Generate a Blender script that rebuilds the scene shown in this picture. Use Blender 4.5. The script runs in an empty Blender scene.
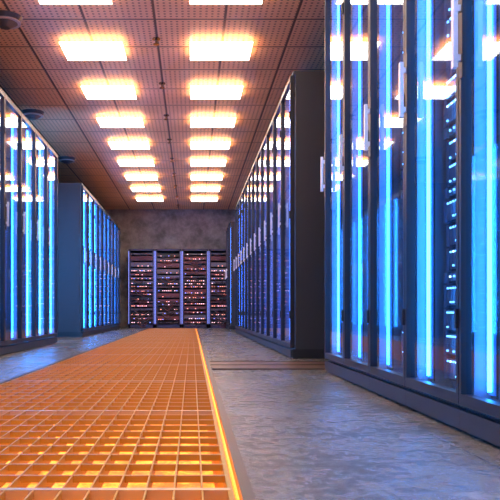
import bpy, random, math
from mathutils import Vector
S = bpy.context.scene
F = 710.0

# ---------------------------------------------------------------- helpers
class MB:
    def __init__(s): s.v=[]; s.f=[]; s.m=[]
    def quad(s,a,b,c,d,m):
        n=len(s.v); s.v+= [a,b,c,d]; s.f.append((n,n+1,n+2,n+3)); s.m.append(m)
    def box(s,x0,x1,y0,y1,z0,z1,m):
        n=len(s.v)
        s.v+=[(x0,y0,z0),(x1,y0,z0),(x1,y1,z0),(x0,y1,z0),(x0,y0,z1),(x1,y0,z1),(x1,y1,z1),(x0,y1,z1)]
        for q in ((0,3,2,1),(4,5,6,7),(0,1,5,4),(1,2,6,5),(2,3,7,6),(3,0,4,7)):
            s.f.append(tuple(n+i for i in q)); s.m.append(m)
    def cyl(s,c,r0,r1,z0,z1,m,n=20,cap=True):
        k=len(s.v)
        for i in range(n):
            a=2*math.pi*i/n
            s.v.append((c[0]+r0*math.cos(a),c[1]+r0*math.sin(a),z0))
        for i in range(n):
            a=2*math.pi*i/n
            s.v.append((c[0]+r1*math.cos(a),c[1]+r1*math.sin(a),z1))
        for i in range(n):
            j=(i+1)%n
            s.f.append((k+i,k+j,k+n+j,k+n+i)); s.m.append(m)
        if cap:
            s.f.append(tuple(k+i for i in reversed(range(n)))); s.m.append(m)
            s.f.append(tuple(k+n+i for i in range(n))); s.m.append(m)
    def tube(s,pts,r,m,n=6):
        k=len(s.v)
        for i,p in enumerate(pts):
            a=Vector(pts[max(i-1,0)]); b=Vector(pts[min(i+1,len(pts)-1)])
            t=(b-a).normalized(); u=t.cross(Vector((0.3,1,0.2))).normalized(); w=t.cross(u)
            for j in range(n):
                an=2*math.pi*j/n
                s.v.append(tuple(Vector(p)+u*r*math.cos(an)+w*r*math.sin(an)))
        for i in range(len(pts)-1):
            for j in range(n):
                jj=(j+1)%n
                s.f.append((k+i*n+j,k+i*n+jj,k+(i+1)*n+jj,k+(i+1)*n+j)); s.m.append(m)
    def mesh(s,name,mats):
        me=bpy.data.meshes.new(name); me.from_pydata(s.v,[],s.f)
        for mt in mats: me.materials.append(mt)
        me.polygons.foreach_set("material_index",s.m); me.update()
        return me
def obj(name,me,loc=(0,0,0),rz=0):
    o=bpy.data.objects.new(name,me); S.collection.objects.link(o)
    o.location=loc; o.rotation_euler=(0,0,rz); return o

def mat(name,col=(.5,.5,.5),rough=.5,metal=0,emit=None,es=0,spec=.5):
    m=bpy.data.materials.new(name); m.use_nodes=True
    b=m.node_tree.nodes["Principled BSDF"]
    b.inputs["Base Color"].default_value=(*col,1)
    b.inputs["Roughness"].default_value=rough
    b.inputs["Metallic"].default_value=metal
    b.inputs["Specular IOR Level"].default_value=spec
    if emit:
        b.inputs["Emission Color"].default_value=(*emit,1)
        b.inputs["Emission Strength"].default_value=es
    return m
class NT:
    def __init__(s,m): s.t=m.node_tree; s.n=s.t.nodes; s.l=s.t.links; s.b=s.n["Principled BSDF"]
    def new(s,t,**k):
        x=s.n.new(t)
        for a,b in k.items(): setattr(x,a,b)
        return x
    def link(s,a,b): s.l.new(a,b)
    def math(s,op,a,b=None,c=None):
        x=s.n.new("ShaderNodeMath"); x.operation=op
        for i,v in enumerate((a,b,c)):
            if v is None: continue
            if isinstance(v,(int,float)): x.inputs[i].default_value=v
            else: s.l.new(v,x.inputs[i])
        return x.outputs[0]
    def ramp(s,fac,stops):
        r=s.n.new("ShaderNodeValToRGB"); e=r.color_ramp.elements
        e[0].position=stops[0][0]; e[0].color=(*stops[0][1],1)
        e[1].position=stops[-1][0]; e[1].color=(*stops[-1][1],1)
        for p,c in stops[1:-1]:
            x=e.new(p); x.color=(*c,1)
        s.l.new(fac,r.inputs[0]); return r.outputs[0]
    def noise(s,vec,scale,detail=4,rough=.6):
        x=s.n.new("ShaderNodeTexNoise"); x.inputs["Scale"].default_value=scale
        x.inputs["Detail"].default_value=detail; x.inputs["Roughness"].default_value=rough
        if vec is not None: s.l.new(vec,x.inputs["Vector"])
        return x.outputs["Fac"]
    def pos(s):
        g=s.n.new("ShaderNodeNewGeometry"); sp=s.n.new("ShaderNodeSeparateXYZ")
        s.l.new(g.outputs["Position"],sp.inputs[0]); return g.outputs["Position"],sp.outputs
    def bump(s,h,strength,dist):
        x=s.n.new("ShaderNodeBump"); x.inputs["Strength"].default_value=strength
        x.inputs["Distance"].default_value=dist; s.l.new(h,x.inputs["Height"])
        s.l.new(x.outputs[0],s.b.inputs["Normal"])

LY0,LP=6.56,1.235      # ceiling light rows: first, pitch
# ---------------------------------------------------------------- materials
m_floor=mat("polished_concrete",rough=.3); t=NT(m_floor); P,xyz=t.pos()
n1=t.noise(P,2.2,6,.7); n2=t.noise(P,22,9,.85)
mix=t.math('ADD',t.math('MULTIPLY',n1,.4),t.math('MULTIPLY',n2,.6))
col=t.ramp(mix,[(.41,(.060,.052,.042)),(.5,(.16,.142,.117)),(.59,(.40,.36,.31))])
gx=t.math('ABSOLUTE',t.math('SUBTRACT',t.math('FRACT',t.math('DIVIDE',t.math('ADD',xyz[0],5.27),1.2)),.5))
gy=t.math('ABSOLUTE',t.math('SUBTRACT',t.math('FRACT',t.math('DIVIDE',t.math('ADD',xyz[1],5.1),1.2)),.5))
g=t.math('GREATER_THAN',t.math('MAXIMUM',gx,gy),.4965)
mx=t.new("ShaderNodeMix",data_type='RGBA'); t.link(g,mx.inputs[0]); t.link(col,mx.inputs[6]); mx.inputs[7].default_value=(.06,.06,.06,1)
t.link(mx.outputs[2],t.b.inputs["Base Color"])
t.link(t.ramp(mix,[(.41,(.42,.42,.42)),(.59,(.12,.12,.12))]),t.b.inputs["Roughness"])
t.bump(n2,.25,.01)
# ceiling perforated tiles
m_ceil=mat("perforated_ceiling_tile",rough=.42); t=NT(m_ceil); P,xyz=t.pos()
def cell(o,size,off):
    return t.math('SUBTRACT',t.math('FRACT',t.math('DIVIDE',t.math('ADD',o,off),size)),.5)
cx=cell(xyz[0],.049,10); cy=cell(xyz[1],.0515,10)
r=t.math('SQRT',t.math('ADD',t.math('MULTIPLY',cx,cx),t.math('MULTIPLY',cy,cy)))
hole=t.math('LESS_THAN',r,.22)
dx=t.math('SUBTRACT',.5,t.math('ABSOLUTE',cell(xyz[0],.588,.90+.588*20)))
dy=t.math('SUBTRACT',.5,t.math('ABSOLUTE',cell(xyz[1],LP/2,-LY0+LP*20)))
seam=t.math('LESS_THAN',t.math('MINIMUM',dx,dy),.018)
nz=t.noise(P,1.0,3)
base=t.ramp(nz,[(.3,(.74,.48,.26)),(.7,(.88,.60,.34))])  # warm tint of the lights put into the tile colour
mx=t.new("ShaderNodeMix",data_type='RGBA'); t.link(t.math('MULTIPLY',hole,.75),mx.inputs[0]); t.link(base,mx.inputs[6]); mx.inputs[7].default_value=(.03,.02,.02,1)
mx2=t.new("ShaderNodeMix",data_type='RGBA'); t.link(seam,mx2.inputs[0]); t.link(mx.outputs[2],mx2.inputs[6]); mx2.inputs[7].default_value=(.06,.04,.03,1)
t.link(mx2.outputs[2],t.b.inputs["Base Color"])
# back wall concrete
m_wall=mat("rough_concrete_wall",rough=.8); t=NT(m_wall); P,xyz=t.pos()
n=t.noise(P,3.5,9,.7); t.link(t.ramp(n,[(.35,(.14,.14,.14)),(.65,(.40,.39,.39))]),t.b.inputs["Base Color"]); t.bump(n,.4,.03)

m_frame=mat("rack_black_steel",(.030,.032,.040),.38,.3)
m_panel=mat("rack_side_steel",(.05,.052,.062),.45,.2)
m_in=mat("rack_interior_steel",(.22,.31,.48),.45,.1)
m_server=mat("server_chassis",(.05,.065,.10),.4,.4)
m_bezel=mat("server_bezel",(.18,.25,.38),.35,.4)
m_handle=mat("brushed_handle",(.80,.80,.82),.35,.6)
m_dot=mat("led_dot_blue",(.1,.3,.8),.5,0,(.15,.5,1),5)
m_dotw=mat("led_dot_white",(.8,.8,.8),.5,0,(.5,.75,1),5)
def ledset(tag,col,strs): return [mat("led_strip_%s_%d"%(tag,i),(.05,.3,.9),.5,0,col,s_) for i,s_ in enumerate(strs)]
m_ledR=ledset("near",(.03,.36,1),(30,14,24,9))
m_ledM=ledset("mid",(.05,.22,1),(5,10,15))
m_ledL=ledset("left",(.03,.35,1),(30,14,40))
m_haloR=mat("led_halo_glow",(.1,.25,.7),.5,0,(.0,.18,1),.55)  # added wide glow standing in for the halo of each strip
m_haloM=mat("led_halo_glow_dim",(.1,.2,.6),.5,0,(.01,.10,.8),.2)
m_haloL=mat("led_halo_glow_bright",(.1,.3,.8),.5,0,(.0,.24,1),1.1)
m_glass=bpy.data.materials.new("tinted_door_glass"); m_glass.use_nodes=True
nt=m_glass.node_tree; nt.nodes.clear()
out=nt.nodes.new("ShaderNodeOutputMaterial"); mixs=nt.nodes.new("ShaderNodeMixShader")
tr=nt.nodes.new("ShaderNodeBsdfTransparent"); tr.inputs[0].default_value=(.74,.83,.95,1)
gl=nt.nodes.new("ShaderNodeBsdfGlossy"); gl.inputs["Roughness"].default_value=.03; gl.inputs["Color"].default_value=(.80,.90,1,1)
lw=nt.nodes.new("ShaderNodeLayerWeight"); lw.inputs[0].default_value=.5
pw=nt.nodes.new("ShaderNodeMath"); pw.operation='POWER'; pw.inputs[1].default_value=4.5
ma=nt.nodes.new("ShaderNodeMath"); ma.operation='MULTIPLY_ADD'; ma.inputs[1].default_value=.8; ma.inputs[2].default_value=.07
L=nt.links.new
L(lw.outputs["Facing"],pw.inputs[0]); L(pw.outputs[0],ma.inputs[0]); L(ma.outputs[0],mixs.inputs[0])
L(tr.outputs[0],mixs.inputs[1]); L(gl.outputs[0],mixs.inputs[2]); L(mixs.outputs[0],out.inputs[0])

# ---------------------------------------------------------------- glass-door rack
D=1.0
def rack_mesh(name,H,seed,led,halo,dens,W):
    rnd=random.Random(seed); b=MB()
    FR,GL,LED,SV,DT,HD,IN,BZ,DW,PN,HL=range(11)
    b.box(.0,D,0.003,W-.003,0,.075,FR)                     # plinth
    b.box(-.02,.0,0.0,W,.012,.070,PN)                      # kick plate
    b.box(.02,D,0,.012,.075,H-.03,PN); b.box(.02,D,W-.012,W,.075,H-.03,PN)
    b.box(D-.012,D,.012,W-.012,.075,H-.03,PN)
    b.box(0,D,0,W,H-.03,H,PN)
    b.box(.02,D-.02,.012,.016,.08,H-.03,IN); b.box(.02,D-.02,W-.016,W-.012,.08,H-.03,IN)
    fw=.020; z0=.085; z1=H-.035
    b.box(-.022,.012,.002,fw,z0,z1,FR); b.box(-.022,.012,W-fw,W-.002,z0,z1,FR)
    b.box(-.022,.012,fw,W-fw,z0,z0+.035,FR); b.box(-.022,.012,fw,W-fw,z1-.035,z1,FR)
    b.quad((-.006,fw,z0+.035),(-.006,fw,z1-.035),(-.006,W-fw,z1-.035),(-.006,W-fw,z0+.035),GL)
    for zz in (.35,H*.5,H-.35): b.box(-.03,-.022,.002,.014,zz-.03,zz+.03,FR)
    b.box(-.05,-.036,W-.034,W-.014,1.11,1.32,HD)
    b.box(-.036,-.022,W-.032,W-.018,1.13,1.15,HD); b.box(-.036,-.022,W-.032,W-.018,1.28,1.30,HD)
    b.box(-.026,-.022,W-.04,W-.01,1.08,1.35,FR)
    for s_ in (0,1):                                        # led bars, each with an added glowing strip as halo
        yy=.046 if s_==0 else W-.056
        b.box(.047,.057,yy,yy+.010,.13,H-.06,LED)
        b.box(.057,.064,yy-.014,yy+.024,.12,H-.05,HL)
        b.box(.064,.070,yy-.016,yy+.026,.11,H-.04,FR)
    for yy in (.075,W-.093):
        b.box(.13,.15,yy,yy+.018,.08,H-.04,BZ)
        b.box(D-.25,D-.23,yy,yy+.018,.08,H-.04,BZ)
    U=.0445; z=.12
    while z<H-.14:
        u=rnd.choice([1,1,1,2,2,4])
        if z+u*U>H-.07: u=1
        if rnd.random()<dens:
            ya,yb=.093,W-.093; h=u*U-.004; xf=.100+rnd.choice([0,.0,.01])
            b.box(xf+.012,D-.3,ya,yb,z,z+h,SV)
            b.box(xf,xf+.012,ya-.016,ya+.012,z+.002,z+h-.002,BZ); b.box(xf,xf+.012,yb-.012,yb+.016,z+.002,z+h-.002,BZ)
            if u==1:
                n=8; w=(yb-ya-.05)/n
                for i in range(n):
                    y0=ya+.025+i*w
                    b.box(xf+.004,xf+.012,y0+.003,y0+w-.003,z+.008,z+h-.006,BZ)
                    if rnd.random()<.85:
                        b.box(xf+.0,xf+.004,y0+w*.4,y0+w*.4+.009,z+h*.5,z+h*.5+.006,DT if rnd.random()<.85 else DW)
            else:
                n=12 if u==2 else 16; w=(yb-ya-.03)/n
                rows=1 if u==2 else 2
                for r_ in range(rows):
                    za=z+.008+r_*(h/rows); zb=z+(r_+1)*h/rows-.006
                    for i in range(n):
                        y0=ya+.015+i*w
                        b.box(xf+.002,xf+.012,y0+.002,y0+w-.002,za,zb,BZ)
                        b.box(xf-.002,xf+.002,y0+w*.4,y0+w*.4+.009,zb-.012,zb-.006,DT if rnd.random()<.85 else DW)
                        if rnd.random()<.4: b.box(xf-.002,xf+.002,y0+w*.4,y0+w*.4+.009,za+.008,za+.014,DT)
        z+=u*U
    for k in range(4):
        pts=[(.2+.02*k,W-.07+.008*math.sin(i*1.7+k),.12+i*(H-.3)/12) for i in range(13)]
        b.tube(pts,.006,FR)
    return b.mesh(name,[m_frame,m_glass,led,m_server,m_dot,m_handle,m_in,m_bezel,m_dotw,m_panel,halo])
def mk(tag,H,leds,halo,n,dens,W): return [rack_mesh("rack_%s_%d"%(tag,i),H,sum(ord(c)*7 for c in tag)+i,leds[i%len(leds)],halo,dens,W) for i in range(n)]
HR=2.28
R=mk("near",2.36,m_ledR,m_haloR,4,.9,.549); M=mk("mid",HR,m_ledM,m_haloM,3,.9,.598); Lf=mk("left",HR,m_ledL,m_haloL,3,.8,.598)
rnd=random.Random(4)
XR=.84; XM=.80; XL=-1.63
ordR=[2,3,1,0,2,0,1,2,3,0,1]
for i in range(11):
    obj("server_rack",R[ordR[i]],(XR,4.38-.55*(i+1),0))
for i in range(12):
    obj("server_rack",M[rnd.randrange(3)],(XM,5.62+.6*i,0))
for i in range(2):
    obj("server_rack",M[rnd.randrange(3)],(XM,15.0+.6*i,0))
for i in range(16):
    obj("server_rack",Lf[rnd.randrange(3)],(XL,8.5-.6*i,0),math.pi)
for i in range(9):
    obj("server_rack",Lf[rnd.randrange(3)],(XL,10.5+.6*(i+1),0),math.pi)
# added unseen glow bars on the row-end panel, turning the next side panel blue
m_gap=mat("added_gap_glow",(.1,.3,.9),.5,0,(.02,.32,1),60)
b=MB()
for x in (-1.85,-2.2,-2.5):
    b.box(x,x+.05,8.504,8.515,.15,2.2,1); b.box(x+.01,x+.04,8.515,8.53,.18,2.17,0)
obj("added_blue_glow",b.mesh("added_blue_glow",[m_gap,m_handle]))

# ---------------------------------------------------------------- open network racks at the back
m_post=mat("open_rack_post",(.07,.07,.13),.4,.5)
m_dev=mat("switch_chassis",(.03,.026,.03),.4,.3)
m_devr=mat("switch_face_copper",(.18,.06,.07),.4,.3)
m_gry=mat("switch_face_grey",(.16,.14,.17),.4,.5)
m_or=mat("indicator_amber",(1,.5,.3),.5,0,(1,.32,.22),2.4)
m_pk=mat("indicator_pink",(1,.6,.7),.5,0,(1,.55,.62),2.8)
m_bl=mat("indicator_blue",(.2,.4,1),.5,0,(.25,.3,1),2.2)
def open_rack(seed):
    rnd=random.Random(seed); b=MB(); w=.60; H=1.82; d=.5
    for y in (0,d-.05):
        b.box(0,.045,y,y+.05,0,H,0); b.box(w-.045,w,y,y+.05,0,H,0)
    b.box(0,w,0,d,H-.04,H,0); b.box(0,w,0,d,0,.08,0)
    b.box(.045,w-.045,d-.02,d-.005,.08,H-.04,1)
    b.box(.004,.010,-.004,0,.1,H-.05,5); b.box(w-.010,w-.004,-.004,0,.1,H-.05,5)
    z=.11
    while z<H-.12:
        h=rnd.choice([.07,.09,.11,.14])
        b.box(.05,w-.05,.03,d-.1,z,z+h-.035,1)
        b.box(.052,w-.052,.022,.03,z+.004,z+h-.04,rnd.choice([1,2,2,6]))
        n=10; dn=rnd.choice([.1,.25,.5,.7])
        for i in range(n):
            x=.07+i*(w-.14)/n
            c=rnd.random()
            if c<dn: b.box(x,x+.024,.014,.022,z+.012,z+.026,rnd.choice([3,3,4,4,5]))
            else: b.box(x,x+.028,.014,.022,z+.01,z+.026,rnd.choice([1,6]))
        if rnd.random()<.6:
            for k in range(3):
                xa=.08+rnd.random()*.15; xb=w-.08-rnd.random()*.15
                pts=[(xa+(xb-xa)*q/10,.012-.03*math.sin(math.pi*q/10),z+.02-(.05+.04*k)*math.sin(math.pi*q/10)) for q in range(11)]
                b.tube(pts,.007,rnd.choice([1,2,6]),5)
        z+=h
    return b.mesh("open_rack_%d"%seed,[m_post,m_dev,m_devr,m_or,m_pk,m_bl,m_gry])
OR=[open_rack(s) for s in (1,2,3)]
for i,x in enumerate([-1.46,-.845,-.23,.385]):
    obj("network_rack",OR[i%3],(x,16.32,0))

# ---------------------------------------------------------------- room shell
TX0,TX1=-.985,.10
Y0,Y1=-2.6,16.95; XA,XB=-3.5,3.1; HC=2.82
b=MB()
b.box(XA,TX0,Y0,Y1,-.4,0,0); b.box(TX1,XB,Y0,Y1,-.4,0,0)
b.box(TX0,TX1,16.2,Y1,-.4,0,0); b.box(TX0,TX1,Y0,.3,-.4,0,0)
obj("floor",b.mesh("floor",[m_floor]))
def simple(name,bx,m):
    b=MB(); b.box(*bx,0); return obj(name,b.mesh(name,[m]))
simple("ceiling",(XA,XB,Y0,Y1,HC,HC+.1),m_ceil)
simple("wall_back",(XA,XB,Y1,Y1+.15,-.4,HC+.1),m_wall)
simple("wall_front",(XA,XB,Y0-.15,Y0,-.4,HC+.1),m_wall)
simple("wall_left",(XA-.15,XA,Y0-.15,Y1+.15,-.4,HC+.1),m_wall)
simple("wall_right",(XB,XB+.15,Y0-.15,Y1+.15,-.4,HC+.1),m_wall)

# trench with amber light
m_tr=mat("trench_lining",(.80,.38,.04),.6)
m_amb=mat("amber_light_panel",(1,.4,.05),.5,0,(1,.33,.02),1)
t=NT(m_amb); P,xyz=t.pos(); n=t.noise(P,7,7,.8)
t.link(t.ramp(n,[(.40,(.06,.012,.001)),(.50,(.48,.15,.006)),(.60,(1.0,.40,.03))]),t.b.inputs["Emission Color"])
t.b.inputs["Emission Strength"].default_value=2.3
m_edgeled=mat("amber_edge_led",(1,.4,.05),.5,0,(1,.22,.02),2.6)
m_grate=mat("amber_tinted_grating",(.58,.29,.03),.45,.2)  # amber glow from below put into the bar colour
m_cross=mat("grating_cross_bar",(.62,.42,.20),.35,.4)
m_edge=mat("steel_edge_trim",(.10,.08,.07),.4,.6)
b=MB()
b.box(TX0,TX1,.3,16.2,-.40,-.26,0)
b.box(TX0,TX0+.008,.3,16.2,-.26,-.035,0); b.box(TX1-.008,TX1,.3,16.2,-.26,-.035,0)
b.box(TX0+.02,TX1-.02,.32,16.1,-.26,-.245,1)
obj("cable_trench",b.mesh("cable_trench",[m_tr,m_amb]))
b=MB(); b.box(TX1-.009,TX1-.004,.3,16.2,-.03,-.007,0)
obj("amber_led_strip",b.mesh("amber_led_strip",[m_edgeled]))
b=MB(); gx0,gx1=TX0+.01,TX1-.02
n=18
for i in range(n+1):
    x=gx0+(gx1-gx0)*i/n; tk=.0020 if 0<i<n else .006
    b.box(x-tk,x+tk,.3,16.2,-.040,0,0)
y=.31
while y<16.2:
    b.box(gx0,gx1,y-.0022,y+.0022,-.016,-.001,0)
    b.box(gx0,gx1,y-.0026,y+.0026,-.001,.0006,1); y+=.118  # pale caps: ceiling light on the bar tops put into colour
y=1.48-1.18
while y<16.2:
    b.box(gx0,gx1,y-.008,y+.008,-.034,.001,1); y+=1.18
obj("floor_grating",b.mesh("floor_grating",[m_grate,m_cross]))
b=MB(); b.box(TX1,TX1+.025,.3,16.2,0,.004,0); b.box(TX0-.025,TX0,.3,16.2,0,.004,0)
obj("trim_1",b.mesh("trim_1",[m_edge]))
m_brown=mat("floor_strip_brown",(.16,.075,.05),.4,.3)
b=MB(); b.box(TX1+.03,XB,4.55,5.25,0,.004,0)  # raised brown strip across the floor between the right rows
for yy in (4.55,4.9,5.23): b.box(TX1+.03,XB,yy,yy+.02,.004,.008,1)
obj("brown_floor_strip",b.mesh("brown_floor_strip",[m_brown,m_edge]))

# ---------------------------------------------------------------- ceiling lights (panels hung low, amber halo glow added on top)
m_lt=mat("light_diffuser",(1,1,1),.5,0,(1,.86,.70),10.5)
m_halo=mat("added_amber_halo",(1,.7,.4),.5,0,(1,.40,.13),16)  # added glow that warms the ceiling around each panel
m_rim=mat("light_rim",(.6,.4,.28),.4,.3)
b=MB(); w=.28; l=.225; dz=.045
b.box(-w,w,-l,l,-dz,-dz+.005,0)
b.box(-w+.008,w-.008,-l+.008,l-.008,-dz+.005,-dz+.010,2)
b.box(-w+.02,w-.02,-l+.02,l-.02,-dz+.010,-dz+.013,1)
for sx in (-.2,.2):
    for sy in (-.17,.17): b.box(sx-.004,sx+.004,sy-.004,sy+.004,-dz+.013,0,2)
lm=b.mesh("ceiling_light",[m_lt,m_halo,m_rim])
for k in range(-7,8):
    for x in (-.905,.264):
        obj("ceiling_light",lm,(x,LY0+LP*k,HC))
m_ch=mat("chrome",(.25,.20,.17),.25,1)
b=MB(); b.cyl((0,0),.035,.035,-.01,0,0); b.cyl((0,0),.01,.012,-.05,-.01,0); b.cyl((0,0),.028,.028,-.056,-.05,0)
sm=b.mesh("sprinkler",[m_ch])
for k in range(-1,9): obj("fire_sprinkler",sm,(-.32,LY0-.2+LP*k,HC))
m_dk=mat("sensor_body",(.07,.075,.09),.35); m_ring=mat("sensor_ring",(.5,.52,.55),.4)
b=MB(); b.cyl((0,0),.12,.14,-.04,0,0,28); b.cyl((0,0),.125,.125,-.052,-.04,1,28); b.cyl((0,0),.04,.10,-.09,-.052,0,28)
cm=b.mesh("sensor",[m_dk,m_ring])
for x,y in ((-1.95,8.7),(-1.99,11.3),(-1.55,5.9)): obj("air_diffuser",cm,(x,y,HC))

# ---------------------------------------------------------------- world, camera
wd=bpy.data.worlds.new("world"); S.world=wd; wd.use_nodes=True
wd.node_tree.nodes["Background"].inputs[0].default_value=(.02,.03,.05,1)
cd=bpy.data.cameras.new("camera"); cam=bpy.data.objects.new("camera",cd); S.collection.objects.link(cam)
cam.location=(0,0,.37); cam.rotation_euler=(math.pi/2,0,0)
cd.sensor_width=36; cd.lens=F/500*36; cd.shift_x=.116; cd.shift_y=.124; cd.clip_start=.02
S.camera=cam
S.view_settings.view_transform='Standard'
